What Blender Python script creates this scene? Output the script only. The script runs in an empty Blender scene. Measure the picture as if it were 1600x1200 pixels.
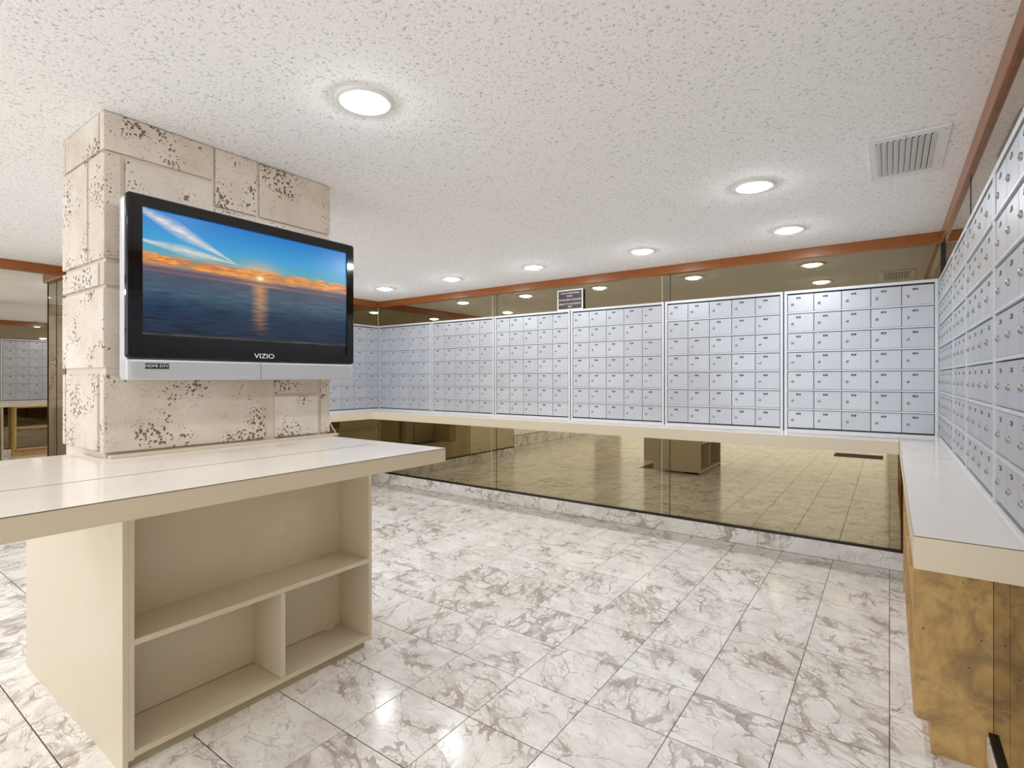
import bpy, bmesh, math, random
from mathutils import Vector
random.seed(7)
scene = bpy.context.scene
COL = scene.collection

# ------------------------------------------------------------------ camera, world, exposure
YAW = math.radians(35.5086)
cam_d = bpy.data.cameras.new('camera')
cam_d.sensor_fit = 'HORIZONTAL'; cam_d.sensor_width = 36.0
cam_d.lens = 826.8845 / 1600 * 36.0
cam_d.shift_y = -(600 - 590.7137) / 1600
cam_d.clip_start = 0.02
cam = bpy.data.objects.new('camera', cam_d); COL.objects.link(cam)
cam.location = (0, 0, 1.2264); cam.rotation_euler = (math.pi / 2, 0, YAW)
scene.camera = cam
world = bpy.data.worlds.new('world'); scene.world = world
world.use_nodes = True
world.node_tree.nodes['Background'].inputs[0].default_value = (0.93, 0.97, 1.0, 1)
world.node_tree.nodes['Background'].inputs[1].default_value = 1.15  # even white world added as fill through the open rear side
vs = scene.view_settings
vs.view_transform = 'Standard'; vs.look = 'None'; vs.gamma = 1.0; vs.use_curve_mapping = False
vs.exposure = 1.0
LAMP = 70.0            # radiance of the downlight lenses
try:
    scene.cycles.max_bounces = 14; scene.cycles.diffuse_bounces = 7; scene.cycles.glossy_bounces = 8
    scene.cycles.sample_clamp_indirect = 6.0
except Exception:
    pass

CEIL = 2.13; CT = 0.857; CB = 0.779; MB_TOP = 1.838
XR, XL, YB = 0.249, -4.912, 4.1715      # mailbox faces: right, left, back

# ------------------------------------------------------------------ materials
def s2l(c): return c / 12.92 if c <= 0.04045 else ((c + 0.055) / 1.055) ** 2.4
def rgb(r, g, b): return (s2l(r / 255), s2l(g / 255), s2l(b / 255), 1)

def mat(name, color, rough=0.5, metal=0.0, emit=None, strength=0, spec=0.5, coat=0.0):
    m = bpy.data.materials.new(name); m.use_nodes = True
    p = m.node_tree.nodes['Principled BSDF']
    p.inputs['Base Color'].default_value = color
    p.inputs['Roughness'].default_value = rough
    p.inputs['Metallic'].default_value = metal
    p.inputs['Specular IOR Level'].default_value = spec
    if coat:
        p.inputs['Coat Weight'].default_value = coat; p.inputs['Coat Roughness'].default_value = 0.08
    if emit:
        p.inputs['Emission Color'].default_value = emit; p.inputs['Emission Strength'].default_value = strength
    return m

class NT:
    """short hand for building node graphs"""
    def __init__(s, m):
        s.t = m.node_tree; s.p = s.t.nodes.get('Principled BSDF')
    def n(s, kind, **kw):
        nd = s.t.nodes.new(kind)
        for k, v in kw.items():
            if k.startswith('i_'):
                key = k[2:]
                nd.inputs[int(key) if key.isdigit() else key.replace('_', ' ')].default_value = v
            else: setattr(nd, k, v)
        return nd
    def l(s, a, ao, b, bi): s.t.links.new(a.outputs[ao], b.inputs[bi])
    def math(s, op, a, b=None, c=None, clamp=False):
        nd = s.t.nodes.new('ShaderNodeMath'); nd.operation = op; nd.use_clamp = clamp
        for i, v in enumerate((a, b, c)):
            if v is None: continue
            if isinstance(v, (int, float)): nd.inputs[i].default_value = v
            else: s.t.links.new(v, nd.inputs[i])
        return nd.outputs[0]
    def ramp(s, src, stops, interp='LINEAR'):
        nd = s.t.nodes.new('ShaderNodeValToRGB'); cr = nd.color_ramp; cr.interpolation = interp
        while len(cr.elements) < len(stops): cr.elements.new(0.5)
        for e, (p, c) in zip(cr.elements, stops):
            e.position = p; e.color = c if len(c) == 4 else (*c, 1)
        s.t.links.new(src, nd.inputs[0]); return nd.outputs[0]
    def mix(s, fac, a, b, blend='MIX'):
        nd = s.t.nodes.new('ShaderNodeMix'); nd.data_type = 'RGBA'; nd.blend_type = blend
        for sock, v in ((nd.inputs['Factor'], fac), (nd.inputs[6], a), (nd.inputs[7], b)):
            if isinstance(v, (int, float, tuple)): sock.default_value = v
            else: s.t.links.new(v, sock)
        return nd.outputs[2]
    def noise(s, vec, scale, detail=4, rough=0.5, dist=0.0, col=False):
        nd = s.t.nodes.new('ShaderNodeTexNoise')
        nd.inputs['Scale'].default_value = scale; nd.inputs['Detail'].default_value = detail
        nd.inputs['Roughness'].default_value = rough; nd.inputs['Distortion'].default_value = dist
        if vec is not None: s.t.links.new(vec, nd.inputs['Vector'])
        return nd.outputs[1 if col else 0]
    def vmath(s, op, a, b):
        nd = s.t.nodes.new('ShaderNodeVectorMath'); nd.operation = op
        for i, v in enumerate((a, b)):
            if isinstance(v, tuple): nd.inputs[i].default_value = v
            else: s.t.links.new(v, nd.inputs[i])
        return nd.outputs[0]
    def bump(s, h, strength, dist):
        nd = s.t.nodes.new('ShaderNodeBump'); nd.inputs['Strength'].default_value = strength
        nd.inputs['Distance'].default_value = dist; s.t.links.new(h, nd.inputs['Height'])
        s.t.links.new(nd.outputs[0], s.p.inputs['Normal'])

def marble(name, tile=True, warm=1.0, world=False):
    m = mat(name, (0.8, 0.8, 0.8, 1), 0.16, spec=0.28); g = NT(m)
    tc = g.n('ShaderNodeTexCoord')
    if world: base = g.n('ShaderNodeNewGeometry').outputs['Position']
    else: base = tc.outputs['Object']
    oi = g.n('ShaderNodeObjectInfo')
    rnd = oi.outputs['Random']
    if tile:
        cmb = g.n('ShaderNodeCombineXYZ')
        g.t.links.new(g.math('MULTIPLY', rnd, 91.0), cmb.inputs[0])
        g.t.links.new(g.math('MULTIPLY', rnd, 53.7), cmb.inputs[1])
        g.t.links.new(g.math('MULTIPLY', rnd, 177.1), cmb.inputs[2])
        vr = g.n('ShaderNodeVectorRotate', rotation_type='Z_AXIS'); g.t.links.new(base, vr.inputs['Vector'])
        g.t.links.new(g.math('MULTIPLY', g.math('FRACT', g.math('MULTIPLY', rnd, 5.77)), 1.5), vr.inputs['Angle'])
        base = g.vmath('ADD', vr.outputs[0], cmb.outputs[0])
    # stretch so that the veins run along a bedding direction
    mp = g.n('ShaderNodeMapping'); g.t.links.new(base, mp.inputs[0])
    mp.inputs['Rotation'].default_value = (0, 0, 0.9); mp.inputs['Scale'].default_value = (1.0, 1.75, 1.0)
    v = mp.outputs[0]
    warp = g.vmath('SUBTRACT', g.noise(v, 6.0, 4, 0.55, col=True), (0.5, 0.5, 0.5))
    nd = g.n('ShaderNodeVectorMath', operation='SCALE'); g.t.links.new(warp, nd.inputs[0]); nd.inputs['Scale'].default_value = 0.17
    wv = g.vmath('ADD', v, nd.outputs[0])
    vor = g.n('ShaderNodeTexVoronoi', feature='DISTANCE_TO_EDGE'); vor.inputs['Scale'].default_value = 5.2
    g.t.links.new(wv, vor.inputs['Vector'])
    vor2 = g.n('ShaderNodeTexVoronoi', feature='DISTANCE_TO_EDGE'); vor2.inputs['Scale'].default_value = 15.0
    g.t.links.new(wv, vor2.inputs['Vector'])
    spread = g.noise(v, 3.6, 2, 0.5)
    amount = g.math('MULTIPLY_ADD', g.math('FRACT', g.math('MULTIPLY', rnd, 7.31)), 0.20, 0.42) if tile else 0.55
    wid = g.math('MULTIPLY', g.math('ADD', spread, g.math('SUBTRACT', amount, 1.0)), 1.6, clamp=True)     # 0 = no veins, up to about 0.3
    vein = g.ramp(g.math('DIVIDE', vor.outputs['Distance'], g.math('MULTIPLY_ADD', wid, 0.36, 0.009)), [(0.0, (0.75, 0.75, 0.75)), (0.7, (1, 1, 1)), (0.86, (0.85, 0.85, 0.85)), (1.0, (0, 0, 0))])
    vein2 = g.ramp(g.math('DIVIDE', vor2.outputs['Distance'], g.math('MULTIPLY_ADD', wid, 0.34, 0.003)), [(0.0, (1, 1, 1)), (0.75, (0.9, 0.9, 0.9)), (1.0, (0, 0, 0))])
    fil = g.math('SUBTRACT', 1.0, g.math('MULTIPLY', g.math('ABSOLUTE', g.math('SUBTRACT', g.noise(wv, 8.0, 5, 0.6, 0.4), 0.5)), 34.0), clamp=True)
    fil = g.math('MULTIPLY', fil, g.ramp(spread, [(0.35, (0.08, 0.08, 0.08)), (0.65, (0.6, 0.6, 0.6))]))
    cloud = g.noise(wv, 6.0, 6, 0.6)
    white = g.mix(g.ramp(cloud, [(0.3, (0, 0, 0)), (0.6, (1, 1, 1))]), rgb(226, 220, 215), rgb(248, 246, 244))
    dark = g.mix(g.noise(v, 6.0, 3), rgb(134, 121, 115), rgb(144, 114, 86))
    vm = g.math('MAXIMUM', g.math('MULTIPLY', vein, 0.72), g.math('MULTIPLY', vein2, 0.55))
    vm = g.math('MAXIMUM', vm, fil)
    vm = g.math('MULTIPLY', vm, g.ramp(g.noise(v, 11.0, 3), [(0.34, (0.12, 0.12, 0.12)), (0.56, (1, 1, 1))]), clamp=True)
    c = g.mix(vm, white, dark)
    if tile:
        tint = g.mix(g.math('FRACT', g.math('MULTIPLY', rnd, 13.7)), (1, 1, 1, 1), (0.95, 0.935, 0.91, 1))
        c = g.mix(1.0, c, tint, 'MULTIPLY')
    g.t.links.new(c, g.p.inputs['Base Color'])
    g.t.links.new(g.math('MULTIPLY_ADD', g.noise(v, 3.0, 3), 0.14, 0.08), g.p.inputs['Roughness'])
    return m

def coral_stone():
    m = mat('coral_stone', rgb(222, 208, 194), 0.85, spec=0.2); g = NT(m)
    tc = g.n('ShaderNodeTexCoord'); oi = g.n('ShaderNodeObjectInfo')
    pos = g.n('ShaderNodeNewGeometry').outputs['Position']
    rnd = oi.outputs['Random']
    nd = g.n('ShaderNodeCombineXYZ'); g.t.links.new(g.math('MULTIPLY', rnd, 31.0), nd.inputs[0]); g.t.links.new(g.math('MULTIPLY', rnd, 17.0), nd.inputs[2])
    v = g.vmath('ADD', pos, nd.outputs[0])
    warp = g.vmath('SUBTRACT', g.noise(v, 30, 3, col=True), (0.5, 0.5, 0.5))
    sc = g.n('ShaderNodeVectorMath', operation='SCALE'); g.t.links.new(warp, sc.inputs[0]); sc.inputs['Scale'].default_value = 0.035
    wv = g.vmath('ADD', v, sc.outputs[0])
    patch = g.ramp(g.noise(v, 6.5, 2, 0.5), [(0.44, (0, 0, 0)), (0.62, (1, 1, 1))])
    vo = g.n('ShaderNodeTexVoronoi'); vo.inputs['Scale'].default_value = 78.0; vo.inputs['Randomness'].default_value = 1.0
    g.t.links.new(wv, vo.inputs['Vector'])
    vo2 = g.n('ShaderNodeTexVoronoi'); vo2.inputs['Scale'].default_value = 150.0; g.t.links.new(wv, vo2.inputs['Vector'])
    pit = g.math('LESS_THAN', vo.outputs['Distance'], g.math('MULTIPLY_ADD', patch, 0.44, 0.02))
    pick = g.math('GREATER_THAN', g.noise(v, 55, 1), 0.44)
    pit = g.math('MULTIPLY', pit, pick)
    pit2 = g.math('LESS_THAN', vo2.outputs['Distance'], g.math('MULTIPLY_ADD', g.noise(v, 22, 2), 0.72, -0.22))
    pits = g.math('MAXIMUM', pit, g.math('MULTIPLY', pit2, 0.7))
    base = g.mix(g.noise(v, 5, 5, 0.6), rgb(200, 187, 173), rgb(238, 231, 223))
    base = g.mix(g.math('MULTIPLY', g.ramp(g.noise(v, 3.1, 4, 0.6), [(0.5, (0, 0, 0)), (0.75, (1, 1, 1))]), 0.5), base, rgb(190, 162, 134))
    tone = g.mix(g.math('FRACT', g.math('MULTIPLY', rnd, 9.3)), (1, 1, 1, 1), (0.92, 0.89, 0.86, 1))
    base = g.mix(1.0, base, tone, 'MULTIPLY')
    c = g.mix(g.math('MULTIPLY', pits, 0.85), base, rgb(92, 68, 48))  # shade inside the pits put into the colour as dark brown
    g.t.links.new(c, g.p.inputs['Base Color'])
    h = g.math('SUBTRACT', g.math('MULTIPLY', g.noise(v, 40, 5, 0.6), 0.5), g.math('MULTIPLY', pits, 1.2))
    g.bump(h, 0.7, 0.006)
    return m

def popcorn():
    m = mat('popcorn_ceiling', rgb(248, 248, 248), 0.95, spec=0.1); g = NT(m)
    pos = g.n('ShaderNodeNewGeometry').outputs['Position']
    a = g.noise(pos, 95, 4, 0.65, 0.4); b = g.noise(pos, 38, 3, 0.5)
    sp = g.ramp(a, [(0.40, (0, 0, 0)), (0.66, (1, 1, 1))])
    h = g.math('ADD', sp, g.math('MULTIPLY', b, 0.6))
    g.bump(h, 0.42, 0.005)
    c = g.mix(g.ramp(a, [(0.34, (0, 0, 0)), (0.44, (1, 1, 1))]), rgb(188, 188, 187), rgb(251, 251, 251))  # shading between the popcorn grains painted in as grey flecks
    g.t.links.new(c, g.p.inputs['Base Color'])
    return m

def wood(name, c1, c2, rough=0.35, scale=(1.2, 1.2, 18.0), blot=None):
    m = mat(name, c1, rough); g = NT(m)
    pos = g.n('ShaderNodeNewGeometry').outputs['Position']
    mp = g.n('ShaderNodeMapping'); g.t.links.new(pos, mp.inputs[0]); mp.inputs['Scale'].default_value = scale
    n1 = g.noise(mp.outputs[0], 4.0, 5, 0.6, 0.4)
    c = g.mix(g.ramp(n1, [(0.3, (0, 0, 0)), (0.7, (1, 1, 1))]), c1, c2)
    if blot:
        bl = g.ramp(g.noise(pos, 7.0, 6, 0.65, 1.2), [(0.46, (0, 0, 0)), (0.66, (1, 1, 1))])
        c = g.mix(g.math('MULTIPLY', bl, 0.55), c, blot)
        vo = g.n('ShaderNodeTexVoronoi'); vo.inputs['Scale'].default_value = 16.0; g.t.links.new(pos, vo.inputs['Vector'])
        c = g.mix(g.math('MULTIPLY', g.math('LESS_THAN', vo.outputs['Distance'], 0.055), 0.8), c, rgb(70, 48, 25))
    g.t.links.new(c, g.p.inputs['Base Color'])
    return m

def aluminium():
    m = mat('satin_aluminium', rgb(216, 219, 226), 0.38, metal=0.55); g = NT(m)
    oi = g.n('ShaderNodeObjectInfo'); pos = g.n('ShaderNodeNewGeometry').outputs['Position']
    mp = g.n('ShaderNodeMapping'); g.t.links.new(pos, mp.inputs[0]); mp.inputs['Scale'].default_value = (1, 1, 0.05)
    n1 = g.noise(mp.outputs[0], 60, 2)
    k = g.math('ADD', g.math('MULTIPLY', oi.outputs['Random'], 0.11), g.math('MULTIPLY', n1, 0.06))
    c = g.mix(k, rgb(192, 195, 203), rgb(92, 94, 101))
    g.t.links.new(c, g.p.inputs['Base Color'])
    return m

def laminate(name, c, rough=0.3, coat=0.0):
    m = mat(name, c, rough, coat=coat); g = NT(m)
    pos = g.n('ShaderNodeNewGeometry').outputs['Position']
    n1 = g.noise(pos, 3.0, 4, 0.6)
    k = g.mix(n1, (0.95, 0.945, 0.93, 1), (1.0, 1.0, 1.0, 1))
    g.t.links.new(g.mix(1.0, c, k, 'MULTIPLY'), g.p.inputs['Base Color'])
    g.t.links.new(g.math('MULTIPLY_ADD', g.noise(pos, 7.0, 3), 0.12, rough - 0.05), g.p.inputs['Roughness'])
    return m

def sunset():
    """the picture shown on the television: generated from the screen's own coordinates"""
    m = bpy.data.materials.new('sunset_picture'); m.use_nodes = True; g = NT(m)
    tc = g.n('ShaderNodeTexCoord'); sep = g.n('ShaderNodeSeparateXYZ'); g.t.links.new(tc.outputs['UV'], sep.inputs[0])
    x, y = sep.outputs[0], sep.outputs[1]
    HZ = 0.545
    sky = g.ramp(y, [(0.54, rgb(120, 90, 95)), (0.60, rgb(150, 140, 120)), (0.68, rgb(92, 160, 170)), (0.80, rgb(50, 150, 205)), (1.0, rgb(12, 112, 190))])
    # sun glow
    dx = g.math('MULTIPLY', g.math('SUBTRACT', x, 0.50), 1.75); dy = g.math('SUBTRACT', y, 0.615)
    r2 = g.math('ADD', g.math('MULTIPLY', dx, dx), g.math('MULTIPLY', g.math('MULTIPLY', dy, dy), 2.2))
    glow = g.math('POWER', 2.718, g.math('MULTIPLY', r2, -45.0)); core = g.math('POWER', 2.718, g.math('MULTIPLY', r2, -1300.0))
    sky = g.mix(g.math('MULTIPLY', glow, 0.75), sky, rgb(250, 190, 110))
    # orange cloud bank above the horizon
    def vec(sx, sy, ox=0.0):
        c = g.n('ShaderNodeCombineXYZ')
        g.t.links.new(g.math('MULTIPLY_ADD', x, sx, ox), c.inputs[0]); g.t.links.new(g.math('MULTIPLY', y, sy), c.inputs[1]); return c.outputs[0]
    n1 = g.noise(vec(9, 34), 1.0, 6, 0.65, 0.7)
    band = g.math('SUBTRACT', 1.0, g.math('MULTIPLY', g.math('ABSOLUTE', g.math('SUBTRACT', y, 0.640)), 11.0), clamp=True)
    cl = g.ramp(g.math('MULTIPLY', band, g.math('MULTIPLY_ADD', n1, 1.9, -0.35)), [(0.26, (0, 0, 0)), (0.46, (1, 1, 1))])
    sky = g.mix(cl, sky, g.mix(g.ramp(n1, [(0.4, (0, 0, 0)), (0.65, (1, 1, 1))]), rgb(150, 82, 62), rgb(255, 170, 76)))
    low = g.math('SUBTRACT', 1.0, g.math('MULTIPLY', g.math('ABSOLUTE', g.math('SUBTRACT', y, 0.572)), 26.0), clamp=True)
    sky = g.mix(g.math('MULTIPLY', low, 0.85), sky, rgb(78, 62, 92))
    # white cirrus at the upper left, two streaks falling to the right
    def streak(x0, y0, slope, wid, length):
        d = g.math('ABSOLUTE', g.math('SUBTRACT', y, g.math('MULTIPLY_ADD', g.math('SUBTRACT', x, x0), slope, y0)))
        w = g.math('MULTIPLY', g.math('SUBTRACT', 1.0, g.math('DIVIDE', g.math('ABSOLUTE', g.math('SUBTRACT', x, x0)), length), clamp=True), wid)
        s_ = g.math('SUBTRACT', 1.0, g.math('DIVIDE', d, g.math('ADD', w, 0.001)), clamp=True)
        return g.math('MULTIPLY', s_, g.math('MULTIPLY_ADD', g.noise(vec(16, 30, x0), 1.0, 4, 0.6, 0.6), 1.7, -0.15), clamp=True)
    st = g.math('MAXIMUM', streak(0.14, 0.88, -0.72, 0.075, 0.24), streak(0.17, 0.735, -0.16, 0.05, 0.23))
    sky = g.mix(g.math('MULTIPLY', st, 0.9), sky, rgb(238, 226, 210))
    sky = g.mix(core, sky, rgb(255, 246, 190))
    # sea
    seac = g.ramp(y, [(0.0, rgb(4, 4, 8)), (0.075, rgb(4, 5, 9)), (0.085, rgb(90, 80, 70)), (0.10, rgb(22, 40, 62)), (0.30, rgb(26, 58, 88)), (0.42, rgb(72, 104, 122)), (0.54, rgb(92, 98, 116))])
    py = g.math('DIVIDE', 1.0, g.math('ADD', g.math('SUBTRACT', HZ + 0.10, y), 0.0))
    cw = g.n('ShaderNodeCombineXYZ'); g.t.links.new(g.math('MULTIPLY', x, 5.0), cw.inputs[0]); g.t.links.new(g.math('MULTIPLY', py, 14.0), cw.inputs[1])
    wave = g.noise(cw.outputs[0], 1.6, 5, 0.62, 0.3)
    wk = g.ramp(wave, [(0.40, (0, 0, 0)), (0.58, (1, 1, 1))])
    sea = g.mix(wk, g.mix(1.0, seac, (0.14, 0.2, 0.3, 1), 'MULTIPLY'), seac)
    path = g.math('SUBTRACT', 1.0, g.math('DIVIDE', g.math('ABSOLUTE', dx), 0.085), clamp=True)
    fade = g.math('MULTIPLY', g.math('SUBTRACT', y, 0.12), 2.3, clamp=True)
    path = g.math('MULTIPLY', g.math('MULTIPLY', path, fade), g.ramp(wave, [(0.42, (0, 0, 0)), (0.58, (1, 1, 1))]))
    sea = g.mix(path, sea, rgb(255, 178, 70))
    pic = g.mix(g.math('GREATER_THAN', y, HZ), sea, sky)
    g.p.inputs['Base Color'].default_value = (0.005, 0.005, 0.006, 1); g.p.inputs['Roughness'].default_value = 0.22
    g.t.links.new(pic, g.p.inputs['Emission Color']); g.p.inputs['Emission Strength'].default_value = 0.52
    return m

M = dict(
    tile=marble('marble_tile'), base=marble('marble_slab', tile=False, world=True),
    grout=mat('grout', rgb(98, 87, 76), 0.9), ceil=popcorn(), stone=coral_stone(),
    mortar=mat('mortar', rgb(214, 204, 192), 0.95),
    trim=wood('orange_wood', rgb(158, 92, 34), rgb(128, 68, 20), 0.28, (6, 6, 40)),
    shelfwood=wood('tan_shelf_wood', rgb(206, 172, 122), rgb(188, 152, 102), 0.5, (8, 3, 8)),
    endwood=wood('stained_tan_panel', rgb(208, 172, 112), rgb(186, 148, 90), 0.45, (7, 7, 3), blot=rgb(98, 78, 60)),
    bronze=mat('bronze_mirror', (0.375, 0.322, 0.215, 1), 0.015, 1.0),
    clear=mat('pale_mirror', (0.70, 0.66, 0.58, 1), 0.01, 1.0),
    alu=aluminium(), alu_f=mat('frame_aluminium', rgb(208, 210, 215), 0.4, 0.4),
    gap=mat('dark_gap', rgb(46, 46, 50), 0.7), gap2=mat('grey_recess', rgb(110, 112, 118), 0.6),
    lock=mat('lock_metal', rgb(168, 164, 158), 0.35, 0.7), plate=mat('black_plate', rgb(26, 24, 26), 0.5),
    white_ink=mat('white_ink', rgb(226, 226, 226), 0.6),
    cream=laminate('cream_laminate', rgb(216, 203, 181), 0.34), top=laminate('ivory_counter', rgb(245, 238, 230), 0.15, 0.2),
    edge=mat('brown_edge_line', rgb(96, 78, 58), 0.6), toe=laminate('worn_toe_board', rgb(178, 166, 134), 0.5),
    black_gloss=mat('black_gloss', rgb(14, 13, 15), 0.06), silver=mat('silver_plastic', rgb(196, 198, 202), 0.4, 0.35),
    pale_case=mat('pale_case', rgb(205, 208, 216), 0.4, 0.1), screen=sunset(), dark_metal=mat('dark_metal', rgb(40, 40, 42), 0.5, 0.5),
    white=mat('white_enamel', rgb(232, 232, 232), 0.45), lens=mat('lamp_lens', (1, 1, 1, 1), 0.5, emit=(0.95, 0.975, 1.0, 1), strength=LAMP),
    black=mat('black_strip', rgb(20, 17, 14), 0.5), chrome=mat('pale_edge', rgb(220, 216, 200), 0.2, 0.8),
    sign=mat('brown_sign_board', rgb(66, 52, 52), 0.5), wall=mat('cream_wall', rgb(222, 214, 198), 0.8),
    dark_patch=mat('dark_floor_patch', rgb(44, 40, 36), 0.85), cable=mat('white_cable', rgb(228, 222, 214), 0.5), blue=mat('blue_ink', rgb(40, 90, 190), 0.5),
)

# ------------------------------------------------------------------ builders
def tagobj(o, label=None, cat=None, group=None, kind=None):
    if label: o['label'] = label
    if cat: o['category'] = cat
    if group: o['group'] = group
    if kind: o['kind'] = kind
    return o

def link(name, me, material, parent=None, loc=(0, 0, 0)):
    o = bpy.data.objects.new(name, me); COL.objects.link(o)
    if material is not None and not me.materials: me.materials.append(material)
    o.location = loc
    if parent is not None: o.parent = parent
    return o

def empty(name, loc, label, cat, group=None, rz=0):
    o = bpy.data.objects.new(name, None); COL.objects.link(o)
    o.empty_display_size = 0.1; o.location = loc; o.rotation_euler = (0, 0, rz)
    return tagobj(o, label, cat, group)

def box_mesh(name, sx, sy, sz, bev=0.0, seg=2):
    bm = bmesh.new(); bmesh.ops.create_cube(bm, size=1.0)
    for v in bm.verts: v.co = Vector((v.co.x * sx, v.co.y * sy, v.co.z * sz))
    if bev: bmesh.ops.bevel(bm, geom=bm.edges[:], offset=min(bev, 0.45 * min(sx, sy, sz)), segments=seg, affect='EDGES', profile=0.6)
    me = bpy.data.meshes.new(name); bm.to_mesh(me); bm.free(); return me

def box(name, x0, x1, y0, y1, z0, z1, material, parent=None, bev=0.0):
    """axis-aligned box in world metres; parents here are never rotated"""
    me = box_mesh(name, x1 - x0, y1 - y0, z1 - z0, bev)
    c = Vector(((x0 + x1) / 2, (y0 + y1) / 2, (z0 + z1) / 2))
    if parent is not None: c = c - world_loc(parent)
    return link(name, me, material, parent, c)

def world_loc(o):
    l = Vector(o.location)
    while o.parent is not None:
        o = o.parent; l += Vector(o.location)
    return l

def multi_box(boxes):
    vs_, fs = [], []
    for (x0, x1, y0, y1, z0, z1) in boxes:
        b = len(vs_)
        vs_ += [(x, y, z) for x in (x0, x1) for y in (y0, y1) for z in (z0, z1)]
        fs += [tuple(b + i for i in f) for f in ((0, 1, 3, 2), (4, 6, 7, 5), (0, 4, 5, 1), (2, 3, 7, 6), (0, 2, 6, 4), (1, 5, 7, 3))]
    me = bpy.data.meshes.new('m'); me.from_pydata(vs_, [], fs); me.update(); return me

def prism(outline, z0, z1, bev=0.0):
    bm = bmesh.new()
    f = bm.faces.new([bm.verts.new((x, y, z0)) for x, y in outline])
    r = bmesh.ops.extrude_face_region(bm, geom=[f])
    bmesh.ops.translate(bm, verts=[v for v in r['geom'] if isinstance(v, bmesh.types.BMVert)], vec=(0, 0, z1 - z0))
    bmesh.ops.recalc_face_normals(bm, faces=bm.faces[:])
    if bev: bmesh.ops.bevel(bm, geom=bm.edges[:], offset=bev, segments=2, affect='EDGES')
    me = bpy.data.meshes.new('prism'); bm.to_mesh(me); bm.free(); return me

def lathe(profile, n=32):
    vs_, fs = [], []
    for (r, z) in profile:
        for i in range(n):
            a = 2 * math.pi * i / n; vs_.append((r * math.cos(a), r * math.sin(a), z))
    for k in range(len(profile) - 1):
        for i in range(n):
            j = (i + 1) % n
            fs.append((k * n + i, k * n + j, (k + 1) * n + j, (k + 1) * n + i))
    me = bpy.data.meshes.new('lathe'); me.from_pydata(vs_, [], fs); me.update()
    for p in me.polygons: p.use_smooth = True
    return me

def disc(r, z, n=32, flip=False):
    vs_ = [(r * math.cos(2 * math.pi * i / n), r * math.sin(2 * math.pi * i / n), z) for i in range(n)]
    f = list(range(n)); f = f[::-1] if flip else f
    me = bpy.data.meshes.new('disc'); me.from_pydata(vs_, [], [f]); me.update(); return me

def text_mesh(body, size, extrude=0.0006, align='CENTER', space=1.0, width=1.0):
    cu = bpy.data.curves.new('t', 'FONT'); cu.body = body; cu.size = size; cu.extrude = extrude
    cu.align_x = align; cu.align_y = 'CENTER'; cu.space_character = space; cu.space_line = 1.0
    o = bpy.data.objects.new('t', cu); COL.objects.link(o)
    dg = bpy.context.evaluated_depsgraph_get()
    me = bpy.data.meshes.new_from_object(o.evaluated_get(dg))
    bpy.data.objects.remove(o); bpy.data.curves.remove(cu)
    for v in me.vertices: v.co.x *= width
    me.materials.clear(); return me

# ------------------------------------------------------------------ the setting
Y_REAR = -3.2; X_LEFT = -5.50
floor = box('floor', X_LEFT, 0.30, Y_REAR, 4.22, -0.06, -0.003, M['grout']); tagobj(floor, kind='structure')
TX, TY, Y0 = 0.3098, 0.3125, 2.0955
GAP = 0.0027; GAP2 = 0.0044
tile_me = box_mesh('tile', TX - GAP, TY - GAP2, 0.012, 0.0008, 1); tile_me.materials.append(M['tile'])
fl = Vector(floor.location)
def tile_at(x0, x1, y0, y1):
    full = abs(x1 - x0 - TX) < 1e-4 and abs(y1 - y0 - TY) < 1e-4
    me = tile_me if full else box_mesh('tile', x1 - x0 - GAP, y1 - y0 - GAP2, 0.012, 0.0008, 1)
    o = link('tile', me, M['tile'], floor, Vector(((x0 + x1) / 2, (y0 + y1) / 2, -0.006)) - fl)
    if full: o.rotation_euler = (0, 0, math.pi * random.randint(0, 1))
far_boxes = []
ny0 = -17
for j in range(ny0, 7):
    ya = Y0 + j * TY; yb = min(ya + TY, 4.163)
    for i in range(-1, 18):
        xb = -i * TX; xa = xb - TX
        if i == -1: xa, xb = 0.0, 0.246
        if i == 17: xa = X_LEFT + 0.11
        if j >= -6:
            if xb < -4.93 and ya > 1.43: continue                                  # under the bulkhead
            if xa > -2.9 and xb < -2.0 and ya > 0.7 and yb < 1.5: continue       # under the island
            tile_at(xa, xb, ya, yb)
        else:
            far_boxes.append((xa + GAP / 2, xb - GAP / 2, ya + GAP / 2, yb - GAP / 2, -0.012, 0.0))
o = link('tile_field', multi_box([tuple(c - fl[k // 2] for k, c in enumerate(b)) for b in far_boxes]), M['base'], floor)
tagobj(o, kind='stuff')

ceiling = box('ceiling', X_LEFT, 0.30, Y_REAR, 4.30, CEIL, CEIL + 0.06, M['ceil']); tagobj(ceiling, kind='structure')

wall_back = box('wall_back', X_LEFT - 0.1, 0.39, 4.212, 4.30, 0, CEIL, M['wall']); tagobj(wall_back, kind='structure')
wall_right = box('wall_right', 0.285, 0.385, Y_REAR, 4.212, 0, CEIL, M['wall']); tagobj(wall_right, kind='structure')
wall_left = box('wall_left', X_LEFT - 0.1, X_LEFT, Y_REAR, 4.212, 0, CEIL, M['wall']); tagobj(wall_left, kind='structure')
# rear left open to let added world light fill the room; two end piers
for n_, a_, b_ in (('wall_front', X_LEFT - 0.1, X_LEFT + 0.35), ('wall_front_pier', -0.05, 0.385)):
    tagobj(box(n_, a_, b_, Y_REAR - 0.1, Y_REAR, 0, CEIL, M['wall']), kind='structure')

def mpanel(x0, x1, y0, y1, z0, z1, parent, m='bronze', name='mirror_panel'):
    return box(name, x0, x1, y0, y1, z0, z1, M[m], parent)
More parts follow.
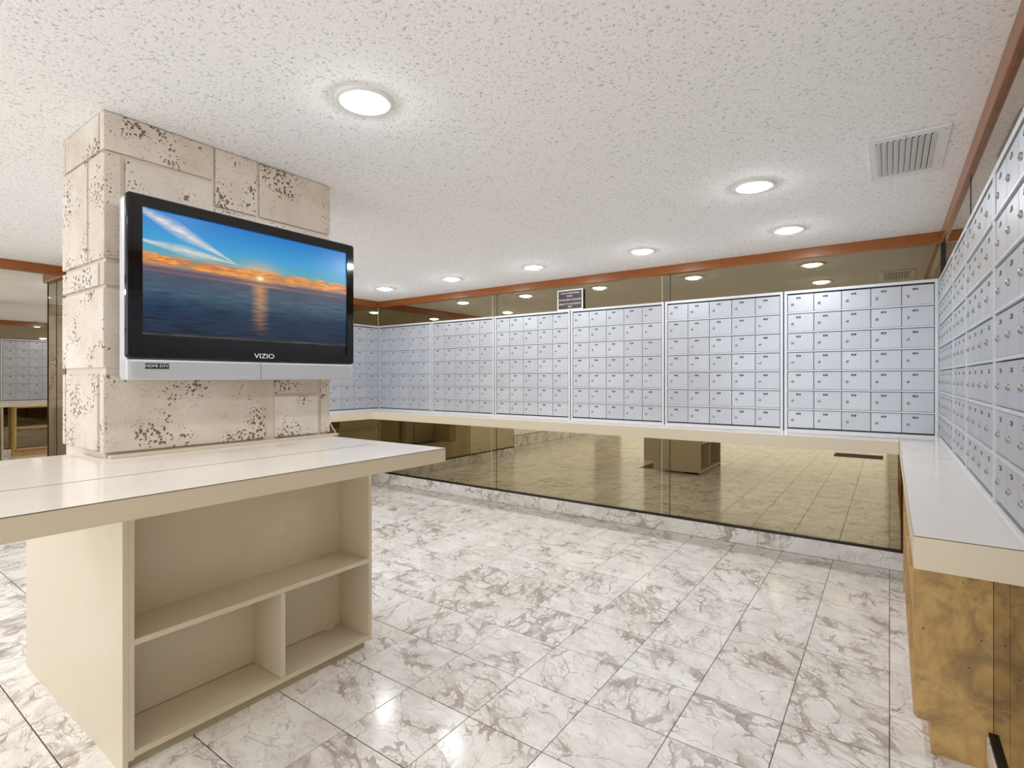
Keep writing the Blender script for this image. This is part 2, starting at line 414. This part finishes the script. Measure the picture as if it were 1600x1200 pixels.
# bronze mirrors on the back wall: two wide joints with a narrow strip between the sheets
seams = [(-3.236, -3.178), (-1.500, -1.434)]
def run(a, b, cuts):
    out, p = [], a
    for (s0, s1) in cuts:
        out += [(p, s0, 0), (s0, s1, 1)]; p = s1
    return out + [(p, b, 0)]
for (a, b, narrow) in run(-4.93, 0.262, seams):
    mpanel(a + 0.0015, b - 0.0015, 4.190, 4.212, 0.126, CB + 0.06, wall_back)
for (a, b, narrow) in run(-4.94, 0.285, seams):
    mpanel(a + 0.0015, b - 0.0015, 4.200, 4.212, MB_TOP - 0.03, 2.062, wall_back)
for (s0, s1) in seams:
    box('mirror_edge', s0 - 0.0022, s0 + 0.0022, 4.1885, 4.190, 0.126, CB, M['chrome'], wall_back)
    box('mirror_edge', s1 - 0.0030, s1 + 0.0030, 4.1885, 4.190, 0.126, CB, M['black'], wall_back)
    box('mirror_edge', s0 - 0.0022, s0 + 0.0022, 4.1985, 4.200, MB_TOP, 2.062, M['chrome'], wall_back)
    box('mirror_edge', s1 - 0.0030, s1 + 0.0030, 4.1985, 4.200, MB_TOP, 2.062, M['black'], wall_back)
# right wall mirrors
for (a, b) in ((2.85, 4.186), (1.75, 2.85), (0.9, 1.75)):
    mpanel(0.270, 0.285, a + 0.002, b - 0.002, MB_TOP - 0.03, 2.062, wall_right)
for (a, b) in ((3.05, 4.186), (1.92, 3.05), (0.9, 1.92)):
    mpanel(0.262, 0.285, a + 0.002, b - 0.002, 0.126, CB + 0.06, wall_right)
box('mirror_edge', 0.2685, 0.270, 2.842, 2.858, MB_TOP, 2.062, M['black'], wall_right)
box('mirror_edge', 0.2585, 0.270, 4.178, 4.186, MB_TOP, 2.062, M['black'], wall_right)
# left wall: mailboxes hang out over an open recess; the nearer stretch is a full-height pale mirror
bulk = box('wall_left_bulkhead', X_LEFT, -4.945, 1.428, 4.200, 0, CEIL, M['wall']); tagobj(bulk, kind='structure')
for (a, b) in ((3.62, 4.186), (2.52, 3.62), (1.43, 2.52)):
    mpanel(-4.945, -4.938, a + 0.002, b - 0.002, MB_TOP - 0.03, 2.062, bulk)
    mpanel(-4.945, -4.930, a + 0.002, b - 0.002, 0.126, CB + 0.06, bulk)
for y_ in (2.52, 3.62):
    box('mirror_edge', -4.930, -4.9285, y_ - 0.004, y_ + 0.004, 0.126, CB, M['black'], bulk)
mpanel(X_LEFT, X_LEFT + 0.015, Y_REAR + 0.02, 1.415, 0.19, 2.062, wall_left, 'clear')
for (a, b) in ((X_LEFT + 0.02, -5.185), (-5.175, -4.945)):                 # end face of the bulkhead, clad in bronze mirror
    mpanel(a, b, 1.420, 1.428, 0.12, 1.36, bulk); mpanel(a, b, 1.420, 1.428, 1.37, 2.062, bulk)
box('mirror_edge', -5.185, -5.175, 1.418, 1.428, 0.12, 2.062, M['black'], bulk)
box('mirror_edge', -4.945, -4.933, 1.416, 1.430, 0.12, 2.062, M['black'], bulk)
# orange wooden trim under the ceiling
def trim(name, *b):
    t = box(name, *b, M['trim'], bev=0.004); tagobj(t, kind='structure'); return t
trim('trim_1', -4.92, 0.285, 4.180, 4.212, 2.060, CEIL)
trim('trim_2', 0.256, 0.285, Y_REAR, 4.180, 2.056, CEIL)
trim('trim_3', -4.945, -4.915, 1.39, 4.180, 2.060, CEIL)
trim('trim_4', X_LEFT, X_LEFT + 0.055, Y_REAR, 1.388, 2.060, CEIL)
trim('trim_5', X_LEFT, -4.947, 1.39, 1.428, 2.060, CEIL)
# marble skirting, in pieces
def skirting(name, pieces, stripbox):
    b = None
    for k, p in enumerate(pieces):
        if b is None:
            b = box(name, *p, M['base'], bev=0.002); tagobj(b, kind='structure')
        else: box('marble_piece', *p, M['base'], b, bev=0.002)
    box('black_strip', *stripbox, M['black'], b)
cuts = [-4.904, -4.1, -3.02, -1.9, -0.78, 0.245]
skirting('baseboard_back', [(a + 0.001, b - 0.001, 4.166, 4.190, 0, 0.113) for a, b in zip(cuts, cuts[1:])], (-4.904, 0.245, 4.172, 4.190, 0.113, 0.126))
skirting('baseboard_right', [(0.246, 0.262, a + 0.001, b - 0.001, 0, 0.113) for a, b in ((0.9, 1.55), (1.55, 2.198), (3.78, 4.164))], (0.250, 0.262, 0.9, 2.198, 0.113, 0.126))
cuts = [1.43, 2.5, 3.53, 4.188]
skirting('baseboard_left', [(-4.930, -4.906, a + 0.001, b - 0.001, 0, 0.113) for a, b in zip(cuts, cuts[1:])], (-4.930, -4.912, 1.43, 4.164, 0.113, 0.126))
cuts = [Y_REAR + 0.01, -1.6, 0.0, 1.415]
skirting('baseboard_left_curb', [(X_LEFT, -5.40, a + 0.001, b - 0.001, 0, 0.185) for a, b in zip(cuts, cuts[1:])], (X_LEFT, -5.47, Y_REAR + 0.01, 1.41, 0.185, 0.19))

# ------------------------------------------------------------------ downlights
ring_me = lathe([(0.062, -0.004), (0.066, -0.008), (0.086, -0.007), (0.094, -0.003), (0.095, 0.0)], 40); ring_me.materials.append(M['white'])
lens_me = lathe([(0.0001, -0.022), (0.025, -0.0205), (0.045, -0.016), (0.057, -0.011), (0.062, -0.0085), (0.0635, -0.004), (0.0635, 0.0)], 40); lens_me.materials.append(M['lens'])
def light(x, y, label, grp):
    t = empty('ceiling_light', (x, y, CEIL), label, 'ceiling light', grp)
    link('trim_ring', ring_me, None, t); link('lens', lens_me, None, t)
G1 = 'recessed downlights'
light(-1.394, 1.127, 'large bright round downlight nearest the stone column and television', G1)
light(-0.520, 2.690, 'round downlight left of the white ceiling air vent', G1)
for x, lb in ((-0.50, 'round downlight in front of the rightmost mailbox bank'), (-1.43, 'round downlight in front of the second mailbox bank from the right corner'),
              (-2.354, 'round downlight above the brown notice sign, third from the right corner'), (-3.24, 'round downlight fourth from the right corner along the back trim'),
              (-4.14, 'smallest round downlight next to the back left corner')):
    light(x, 3.60, lb, G1)
light(-4.25, 2.55, 'round downlight hidden behind the column, seen only in the mirror', G1)
light(-3.35, 1.10, 'added round downlight hidden behind the stone column over the far side of the island', G1)  # added lamp, kept out of sight by the column
light(-4.25, 1.75, 'added round downlight hidden behind the stone column close to the mirrored left wall', G1)  # added lamp to lift the dim floor at left, hidden by the column
light(-3.30, 0.15, 'added round downlight just outside the left edge of the view, above the island end', G1)  # added off-frame lamp to brighten the floor beyond the island
light(-4.55, 0.20, 'added round downlight outside the left edge of the view, beside the pale mirror', G1)  # another added lamp, out of frame, brightening the left floor
for x, y in ((-0.55, -0.75), (-1.45, -0.80), (-3.0, -0.8), (-4.5, -0.75), (-0.9, -2.3), (-2.6, -2.3), (-4.3, -2.3)):
    light(x, y, 'round recessed downlight out of view behind the photographer', 'downlights behind the camera')

# ------------------------------------------------------------------ stone column
colm = empty('stone_column', (-2.365, 1.0925, 0), 'cream coral stone column of pitted blocks carrying the television', 'column')
box('core', -2.572, -2.160, 0.660, 1.524, 0, CEIL - 0.001, M['mortar'], colm)
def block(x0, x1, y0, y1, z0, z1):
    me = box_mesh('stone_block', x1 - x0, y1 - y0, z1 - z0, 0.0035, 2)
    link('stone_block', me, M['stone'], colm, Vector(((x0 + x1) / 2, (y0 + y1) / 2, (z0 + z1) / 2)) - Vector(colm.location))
FX = -2.150
front = [(.650, 1.005, 1.999, 2.128), (1.013, 1.180, 1.902, 2.128), (1.192, 1.535, 1.902, 2.128), (.714, 1.005, 1.66, 1.985),
         (.714, 1.00, 1.545, 1.652), (1.013, 1.535, 1.62, 1.892), (.705, 1.20, 1.262, 1.535), (1.21, 1.535, 1.262, 1.61),
         (.650, 1.220, .972, 1.236), (1.262, 1.470, .972, 1.148), (1.262, 1.470, 1.160, 1.236), (1.488, 1.535, .972, 1.236)]
for (a, b, c, d) in front:
    block(FX - 0.038, FX + random.uniform(-0.002, 0.001), a, b, c, d)
side = [(-2.580, -2.549, 2.002, 2.128), (-2.541, -2.197, 2.002, 2.128), (-2.580, -2.309, 1.634, 1.993), (-2.301, -2.150, 1.634, 1.993),
        (-2.580, -2.549, 1.543, 1.620), (-2.541, -2.197, 1.543, 1.620), (-2.188, -2.150, 1.543, 1.620), (-2.580, -2.150, 1.262, 1.532),
        (-2.580, -2.549, .975, 1.240), (-2.541, -2.212, .975, 1.240)]
for (a, b, c, d) in side:
    block(a, b, 0.650 + random.uniform(-0.002, 0.001), 0.700 if b > -2.16 else 0.672, c, d)
for (c, d) in ((0.972, 1.24), (1.262, 1.62), (1.634, 1.99), (2.0, 2.128)):   # faces turned away
    block(-2.580, -2.548, 0.68, 1.08, c, d); block(-2.580, -2.548, 1.09, 1.50, c, d)
    block(-2.580, -2.37, 1.508, 1.535, c, d); block(-2.36, -2.19, 1.508, 1.535, c, d)

# ------------------------------------------------------------------ television
tv = empty('television', (-2.085, 1.1265, 1.219), 'flat television with glossy black bezel and silver speaker bar showing a sea sunset', 'television')
TY0, TY1 = 0.676, 1.579; TXF = -2.030
box('case', -2.112, TXF - 0.016, TY0 + 0.004, TY1 - 0.004, 1.225, 1.836, M['pale_case'], tv, 0.012)
# bezel: four bars around the screen, made as one frame
SY0, SY1, SZ0, SZ1 = 0.722, 1.541, 1.336, 1.801
def frame_mesh(y0, y1, z0, z1, a0, a1, b0, b1, x0, x1, r=0.012):
    bm = bmesh.new()
    def ring(y0, y1, z0, z1, x, rr):
        pts = []
        for (cy, cz, s) in ((y1 - rr, z1 - rr, 0), (y0 + rr, z1 - rr, 1), (y0 + rr, z0 + rr, 2), (y1 - rr, z0 + rr, 3)):
            for k in range(4):
                a = (s + k / 3) * math.pi / 2; pts.append(bm.verts.new((x, cy + rr * math.cos(a), cz + rr * math.sin(a))))
        return pts
    rs = [ring(y0, y1, z0, z1, x0, r), ring(y0, y1, z0, z1, x1 - 0.004, r), ring(y0 + 0.004, y1 - 0.004, z0 + 0.004, z1 - 0.004, x1, r),
          ring(a0, a1, b0, b1, x1, 0.002), ring(a0, a1, b0, b1, x1 - 0.009, 0.002)]
    n = len(rs[0])
    for p, q in zip(rs, rs[1:]):
        for i in range(n): bm.faces.new((p[i], p[(i + 1) % n], q[(i + 1) % n], q[i]))
    bmesh.ops.recalc_face_normals(bm, faces=bm.faces[:])
    me = bpy.data.meshes.new('frame'); bm.to_mesh(me); bm.free(); return me
tl = Vector(tv.location)
bz = link('bezel', frame_mesh(TY0 - tl.y, TY1 - tl.y, 1.291 - tl.z, 1.841 - tl.z, SY0 - tl.y, SY1 - tl.y, SZ0 - tl.z, SZ1 - tl.z, TXF - 0.018 - tl.x, TXF - tl.x), M['black_gloss'], tv)
me = bpy.data.meshes.new('screen')
xs = TXF - 0.007 - tl.x
me.from_pydata([(xs, SY0 - tl.y, SZ0 - tl.z), (xs, SY1 - tl.y, SZ0 - tl.z), (xs, SY1 - tl.y, SZ1 - tl.z), (xs, SY0 - tl.y, SZ1 - tl.z)], [], [(0, 1, 2, 3)])
uv = me.uv_layers.new(name='UVMap')
for i, c in enumerate(((0, 0), (1, 0), (1, 1), (0, 1))): uv.data[i].uv = c
scr = link('screen', me, M['screen'], tv); scr['label'] = 'lit screen with blue sky, orange clouds and setting sun over the sea'
sb = box('speaker_bar', -2.095, TXF + 0.002, TY0 + 0.001, TY1 - 0.012, 1.219, 1.290, M['silver'], tv, 0.010)
for k in range(9):
    zz = 1.227 + k * 0.0066
    box('grille_ridge', TXF + 0.0018, TXF + 0.0030, TY0 + 0.02, TY1 - 0.03, zz, zz + 0.0022, M['silver'], sb)
box('grille_joint', TXF + 0.0020, TXF + 0.0034, 1.128, 1.1295, 1.222, 1.288, M['gap2'], sb)
def face_x(name, me, material, parent, x, y, z):
    o = link(name, me, material, parent, Vector((x, y, z)) - world_loc(parent)); o.rotation_euler = (math.pi / 2, 0, math.pi / 2); return o
face_x('brand_lettering', text_mesh('VIZIO', 0.026, 0.0004, width=1.25), M['white_ink'], bz, TXF + 0.0006, 1.145, 1.313)
st = box('sticker', TXF + 0.0028, TXF + 0.0038, 0.728, 0.800, 1.258, 1.276, M['plate'], sb)
face_x('sticker_lettering', text_mesh('HDMI', 0.0135, 0.0002, width=1.15), M['white_ink'], st, TXF + 0.0040, 0.7465, 1.267)
face_x('sticker_lettering', text_mesh('i', 0.0135, 0.0002, width=1.6), M['blue'], st, TXF + 0.0040, 0.7695, 1.267)
face_x('sticker_lettering', text_mesh('DTV', 0.0125, 0.0002, width=1.1), M['white_ink'], st, TXF + 0.0040, 0.785, 1.267)
box('wall_bracket', FX + 0.002, -2.112, 0.95, 1.30, 1.36, 1.70, M['dark_metal'], tv)

# ------------------------------------------------------------------ island
isl = empty('island_cabinet', (-2.46, 1.12, 0), 'cream laminate island cabinet with open shelves built around the stone column', 'cabinet')
CX0, CX1, CY0, CY1 = -2.99, -1.930, 0.632, 1.600
box('side_panel', CX0, CX1, CY0, 0.648, 0.0, 0.875, M['cream'], isl, 0.0015)
box('side_panel', -2.44, CX1, CY1 - 0.018, CY1, 0.03, 0.875, M['cream'], isl, 0.0015)
box('front_edge', CX1 - 0.004, CX1 + 0.001, 0.648, 0.664, 0.03, 0.875, M['cream'], isl, 0.001)
box('back_panel', -2.147, -2.137, 0.650, CY1 - 0.019, 0.055, 0.857, M['cream'], isl)
box('shelf', -2.136, CX1, 0.649, CY1 - 0.019, 0.386, 0.405, M['cream'], isl, 0.001)
box('bottom_shelf', -2.136, CX1, 0.649, CY1 - 0.019, 0.035, 0.054, M['cream'], isl, 0.001)
box('divider', -2.136, CX1 - 0.001, 1.157, 1.175, 0.055, 0.385, M['cream'], isl, 0.001)
box('top_board', -2.147, CX1, 0.649, CY1 - 0.019, 0.858, 0.875, M['cream'], isl)
box('toe_board', CX1 - 0.035, CX1 - 0.018, 0.650, CY1 - 0.03, 0.0, 0.034, M['toe'], isl)
box('rear_body', CX0 + 0.001, -2.586, 0.650, 0.80, 0.0, 0.875, M['cream'], isl, 0.001)
box('riser', -2.13, -1.99, 0.70, 1.46, 0.875, 0.9025, M['cream'], isl)
ct = empty('island_counter', (-1.80, 0.82, 0.9025), 'long glossy ivory countertop against the stone column below the television', 'countertop')
ITOP = 0.955; IX = -1.405; IY0, IY1 = 0.10, 1.524
L = Vector(ct.location)
outline = [(IX, IY0), (IX, IY1), (-2.146, IY1), (-2.146, 0.646), (-2.375, 0.646), (-2.375, IY0)]
link('slab', prism([(x - L.x, y - L.y) for x, y in outline], 0.0, ITOP - L.z - 0.0012), M['cream'], ct)
link('top_sheet', prism([(x - L.x, y - L.y) for x, y in outline], ITOP - L.z - 0.0012, ITOP - L.z), M['top'], ct)
box('edge_line', IX - 0.0005, IX + 0.0006, IY0, IY1, ITOP - 0.0022, ITOP - 0.0004, M['edge'], ct)
box('joint_line', -1.7333, -1.7303, IY0, 1.436, ITOP - 0.001, ITOP + 0.0003, M['dark_metal'], ct)
box('column_skirting', -2.146, -2.118, 0.66, 1.560, ITOP, ITOP + 0.011, M['cream'], ct, 0.002)
wire = bpy.data.curves.new('w', 'CURVE'); wire.dimensions = '3D'; wire.bevel_depth = 0.0022; wire.bevel_resolution = 3
sp = wire.splines.new('BEZIER'); pts = [(-2.170, 1.541, 1.03), (-2.150, 1.548, 0.992), (-2.132, 1.553, 0.9685)]
sp.bezier_points.add(2)
for bp, p in zip(sp.bezier_points, pts): bp.co = p; bp.handle_left_type = bp.handle_right_type = 'AUTO'
wo = bpy.data.objects.new('w', wire); COL.objects.link(wo)
wme = bpy.data.meshes.new_from_object(wo.evaluated_get(bpy.context.evaluated_depsgraph_get())); bpy.data.objects.remove(wo)
wme.materials.clear()
tagobj(link('cable', wme, M['cable']), 'thin white cable running down the far edge of the stone column', 'cable')

# ------------------------------------------------------------------ wall counter
wc = empty('wall_counter', (-2.3, 4.0, CB), 'ivory laminate counter running around the walls beneath the mailboxes', 'countertop')
def csec(name, x0, x1, y0, y1):
    b = box(name, x0, x1, y0, y1, CB, CT - 0.0012, M['cream'], wc, 0.001)
    box('top_sheet', x0, x1, y0, y1, CT - 0.0012, CT, M['top'], b)
    return b
csec('back_section', -4.60, 0.044, 3.815, 4.172)
rs_ = csec('right_section', 0.046, 0.2615, 1.560, 4.172)
csec('left_section', -4.928, -4.602, 1.60, 4.172)
box('edge_line', 0.046, 0.2615, 1.5594, 1.5605, CT - 0.0022, CT - 0.0004, M['edge'], rs_)
box('edge_line', 0.0454, 0.0465, 1.560, 3.815, CT - 0.0022, CT - 0.0004, M['edge'], rs_)

# ------------------------------------------------------------------ cabinet under the right counter
rc = empty('shelf_cabinet', (0.16, 2.95, 0), 'narrow tan wooden shelf cabinet with stained end panel under the right counter', 'cabinet')
def round_panel(x0, x1, z0, z1, r, t):
    pts = [(x1, z0), (x1, z1), (x0, z1), (x0, z0 + r)]
    pts += [(x0 + r - r * math.cos(a), z0 + r - r * math.sin(a)) for a in (0.4, 0.8, 1.2)] + [(x0 + r, z0)]
    bm = bmesh.new(); f = bm.faces.new([bm.verts.new((x, 0, z)) for x, z in pts])
    r_ = bmesh.ops.extrude_face_region(bm, geom=[f])
    bmesh.ops.translate(bm, verts=[v for v in r_['geom'] if isinstance(v, bmesh.types.BMVert)], vec=(0, t, 0))
    bmesh.ops.recalc_face_normals(bm, faces=bm.faces[:])
    me_ = bpy.data.meshes.new('panel'); bm.to_mesh(me_); bm.free(); return me_
ep = link('end_panel', round_panel(0.0635 - 0.16, 0.2612 - 0.16, 0.104, CB - 0.001, 0.018, 0.02), M['endwood'], rc, (0, 2.20 - 2.95, 0))
ep['label'] = 'golden tan end panel with dark stains'
box('toe_board', 0.110, 0.2612, 2.205, 2.222, 0.0, 0.104, M['endwood'], rc)
box('toe_board', 0.110, 0.124, 2.222, 3.76, 0.0, 0.104, M['shelfwood'], rc)
for (z0, z1, nm) in ((0.105, 0.124, 'bottom_shelf'), (0.440, 0.459, 'shelf'), (CB - 0.019, CB - 0.001, 'top_board')):
    box(nm, 0.0645, 0.2455, 2.221, 3.760, z0, z1, M['shelfwood'], rc)
for yy in (2.70, 3.22):
    box('divider', 0.066, 0.2455, yy, yy + 0.018, 0.459, CB - 0.019, M['shelfwood'], rc)
    box('divider', 0.066, 0.2455, yy, yy + 0.018, 0.124, 0.440, M['shelfwood'], rc)
box('end_panel', 0.0635, 0.2455, 3.760, 3.778, 0.0, CB - 0.001, M['shelfwood'], rc)
# ------------------------------------------------------------------ mailboxes
H_UNIT = MB_TOP - CT
ROWS = 7; B_RAIL, T_RAIL = 0.016, 0.022
PITCH = (H_UNIT - B_RAIL - T_RAIL) / ROWS
SEG = {'0': 'abcdef', '1': 'bc', '2': 'abged', '3': 'abgcd', '4': 'fgbc', '5': 'afgcd', '6': 'afgedc', '7': 'abc', '8': 'abcdefg', '9': 'abcdfg'}
plates = {}
def plate_mesh(num):
    if num in plates: return plates[num]
    w, h = 0.0275, 0.0118
    bx = [(-w / 2, w / 2, -0.0012, 0.0, -h / 2, h / 2)]
    n = len(num); dw, dh, t = 0.0033, 0.0066, 0.0009
    for k, ch in enumerate(num):
        cx = (k - (n - 1) / 2) * 0.0050
        for s_ in SEG[ch]:
            q = {'a': (-dw / 2, dw / 2, dh / 2 - t, dh / 2), 'd': (-dw / 2, dw / 2, -dh / 2, -dh / 2 + t), 'g': (-dw / 2, dw / 2, -t / 2, t / 2),
                 'b': (dw / 2 - t, dw / 2, 0, dh / 2), 'c': (dw / 2 - t, dw / 2, -dh / 2, 0), 'f': (-dw / 2, -dw / 2 + t, 0, dh / 2), 'e': (-dw / 2, -dw / 2 + t, -dh / 2, 0)}[s_]
            bx.append((cx + q[0], cx + q[1], -0.0016, -0.0012, q[2], q[3]))
    me_ = multi_box(bx); me_.materials.append(M['plate']); me_.materials.append(M['white_ink'])
    for i, p in enumerate(me_.polygons): p.material_index = 0 if i < 6 else 1
    plates[num] = me_; return me_
def lock_mesh():
    me_ = lathe([(0.0098, 0.0), (0.0098, 0.003), (0.0085, 0.0045), (0.0068, 0.0045), (0.006, 0.0058), (0.0001, 0.0058)], 14)
    for v in me_.vertices: v.co = Vector((v.co.x, -v.co.z, v.co.y))
    me2 = multi_box([(-0.0010, 0.0010, -0.0064, -0.0058, -0.0050, 0.0010)])
    bm = bmesh.new(); bm.from_mesh(me_); nf = len(bm.faces); bm.from_mesh(me2); bm.faces.ensure_lookup_table()
    for i, f in enumerate(bm.faces): f.material_index = 0 if i < nf else 1
    out = bpy.data.meshes.new('lock'); bm.to_mesh(out); bm.free()
    out.materials.append(M['lock']); out.materials.append(M['plate']); return out
LOCK = lock_mesh()
doors = {}
def door_mesh(w, h):
    k = (round(w, 4), round(h, 4))
    if k not in doors:
        me_ = box_mesh('door', w, 0.006, h, 0.0012, 1); me_.materials.append(M['alu']); doors[k] = me_
    return doors[k]
def mailbox_bank(loc, rz, width, ncol, label, group, number, depth=0.026, stile=0.024):
    """local x runs left to right for the viewer, local y goes into the wall, front at y = 0"""
    t = empty('mailbox_bank', loc, label, 'mailboxes', group, rz)
    g_ = 0.0042
    link('housing', multi_box([(g_, width - g_, 0.010, depth, 0.0, H_UNIT - 0.004)]), M['gap'], t)
    zc = [B_RAIL + k * PITCH for k in range(ROWS + 1)]
    fr = [(g_, stile * 0.92, -0.002, 0.010, 0.0, H_UNIT), (width - stile * 0.92, width - g_, -0.002, 0.010, 0.0, H_UNIT),
          (stile * 0.92, width - stile * 0.92, -0.001, 0.010, 0.0, B_RAIL - 0.003), (stile * 0.92, width - stile * 0.92, -0.001, 0.010, H_UNIT - T_RAIL + 0.004, H_UNIT)]
    link('frame', multi_box(fr), M['alu_f'], t)
    link('joint_strip', multi_box([(-g_ * 0.95, g_ * 0.95, 0.004, depth, 0.0, H_UNIT + 0.002)]), M['gap'], t)
    rail_me = multi_box([(stile, width - stile, -0.0065, 0.008, -0.0036, 0.0050)])
    for k in range(1, ROWS): link('rail', rail_me, M['alu_f'], t, (0, 0, zc[k]))
    dw = (width - 2 * stile) / ncol; me_ = door_mesh(dw - 0.003, PITCH - 0.0135)
    for c in range(ncol):
        for r in range(ROWS):
            d = link('door', me_, None, t, (stile + (c + 0.5) * dw, 0.0035, zc[r] + PITCH / 2))
            link('lock', LOCK, None, d, (-dw * 0.31, -0.003, -PITCH * 0.05))
            link('number_plate', plate_mesh(str(number + c * 100 + (ROWS - 1 - r))), None, d, (-dw * 0.075, -0.003, PITCH * 0.275))
    return t
WU = (XR - XL) / 6
desc = ['aluminium mailbox bank against the back left corner', 'aluminium mailbox bank on the back wall, second from the left corner',
        'aluminium mailbox bank on the back wall just left of the brown notice sign', 'aluminium mailbox bank on the back wall directly below the notice sign',
        'aluminium mailbox bank on the back wall, next to last before the right corner', 'aluminium mailbox bank at the right end of the back wall below the mirrored vent']
for i in range(6):
    mailbox_bank((XL + i * WU, YB, CT), 0, WU, 5, desc[i], 'mailbox banks on the back wall', 101 + i * 60 + (300 if i == 5 else 0))
yy = 4.166
for w, n, lb in ((0.881, 5, 'aluminium mailbox bank on the right wall touching the corner'), (0.531, 3, 'narrow three-column aluminium mailbox bank on the right wall'),
                 (0.686, 4, 'four-column aluminium mailbox bank on the right wall'), (0.86, 5, 'aluminium mailbox bank on the right wall nearest the camera')):
    mailbox_bank((XR, yy, CT), -math.pi / 2, w, n, lb, 'mailbox banks on the right wall', 201, depth=0.03); yy -= w
mailbox_bank((XL, 4.1695 - 0.86, CT), math.pi / 2, 0.86, 5, 'aluminium mailbox bank on the left wall beside the television', 'mailbox banks on the left wall', 301, stile=0.004)
mailbox_bank((XL, 4.1695 - 1.72, CT), math.pi / 2, 0.86, 5, 'aluminium mailbox bank on the left wall behind the stone column', 'mailbox banks on the left wall', 311, stile=0.004)

# ------------------------------------------------------------------ notice sign on top of the mailboxes
sg = empty('notice_sign', (-2.3385, 4.176, MB_TOP), 'small brown notice sign with white border and lettering above the mailboxes', 'sign')
box('board', -2.462, -2.215, 4.174, 4.180, MB_TOP + 0.006, 2.015, M['sign'], sg)
for b in ((-2.468, -2.458, MB_TOP, 2.021), (-2.219, -2.209, MB_TOP, 2.021)): box('border', b[0], b[1], 4.172, 4.182, b[2], b[3], M['white'], sg)
for b in ((MB_TOP, MB_TOP + 0.010), (2.011, 2.021)): box('border', -2.458, -2.219, 4.172, 4.182, b[0], b[1], M['white'], sg)
for k, (s_, z) in enumerate((('IF MAIL IS MISDELIVERED,', 1.990), ('PLEASE...', 1.964), ('DO NOT OPEN THE ENVELOPE.', 1.930), ('BRING IT TO THE SECURITY', 1.893), ('DESK', 1.869))):
    me_ = text_mesh(s_, 0.0205, 0.0003, width=0.86)
    ww = max(v.co.x for v in me_.vertices) - min(v.co.x for v in me_.vertices)
    if ww > 0.222:
        for v in me_.vertices: v.co.x *= 0.222 / ww
    o = link('lettering', me_, M['white_ink'], sg, Vector((-2.3385, 4.1736, z)) - Vector(sg.location)); o.rotation_euler = (math.pi / 2, 0, 0)

# ------------------------------------------------------------------ ceiling vent
vt = empty('ceiling_vent', (0.056, 2.67, CEIL), 'white metal air vent with angled slats in the ceiling by the right wall', 'vent')
vx0, vx1, vy0, vy1 = -0.068, 0.180, 2.425, 2.925
ix0, ix1, iy0, iy1 = -0.046, 0.146, 2.465, 2.870
fb = []
for (a, b, c, d) in ((vx0, ix0, vy0, vy1), (ix1, vx1, vy0, vy1), (ix0, ix1, vy0, iy0), (ix0, ix1, iy1, vy1)):
    fb.append((a - 0.056, b - 0.056, c - 2.67, d - 2.67, -0.008, -0.001))
link('frame', multi_box(fb), M['white'], vt)
box('dark_backing', ix0, ix1, iy0, iy1, CEIL - 0.0025, CEIL - 0.0012, M['gap'], vt)
ns = 10; step = (ix1 - ix0) / ns
slat = box_mesh('slat', 0.0185, iy1 - iy0 - 0.004, 0.0018)
slat.materials.append(M['white'])
for k in range(ns):
    o = link('slat', slat, None, vt, (ix0 + (k + 0.5) * step - 0.056, (iy0 + iy1) / 2 - 2.67, -0.0085)); o.rotation_euler = (0, math.radians(-27), 0)
scw = lathe([(0.004, -0.0082), (0.003, -0.0095), (0.0001, -0.0098)], 10); scw.materials.append(M['lock'])
for (x, y) in ((0.166, 2.45), (0.166, 2.81), (0.05, 2.443), (-0.058, 2.88)): link('screw', scw, None, vt, (x - 0.056, y - 2.67, 0))

# ------------------------------------------------------------------ added dark patch behind the camera, seen as a smear in the back mirror
tagobj(box('floor_patch', -0.72, -0.08, -1.75, -1.35, 0.0, 0.008, M['dark_patch'], bev=0.003), 'dark floor patch reflected at the far right of the back mirror', 'mat')
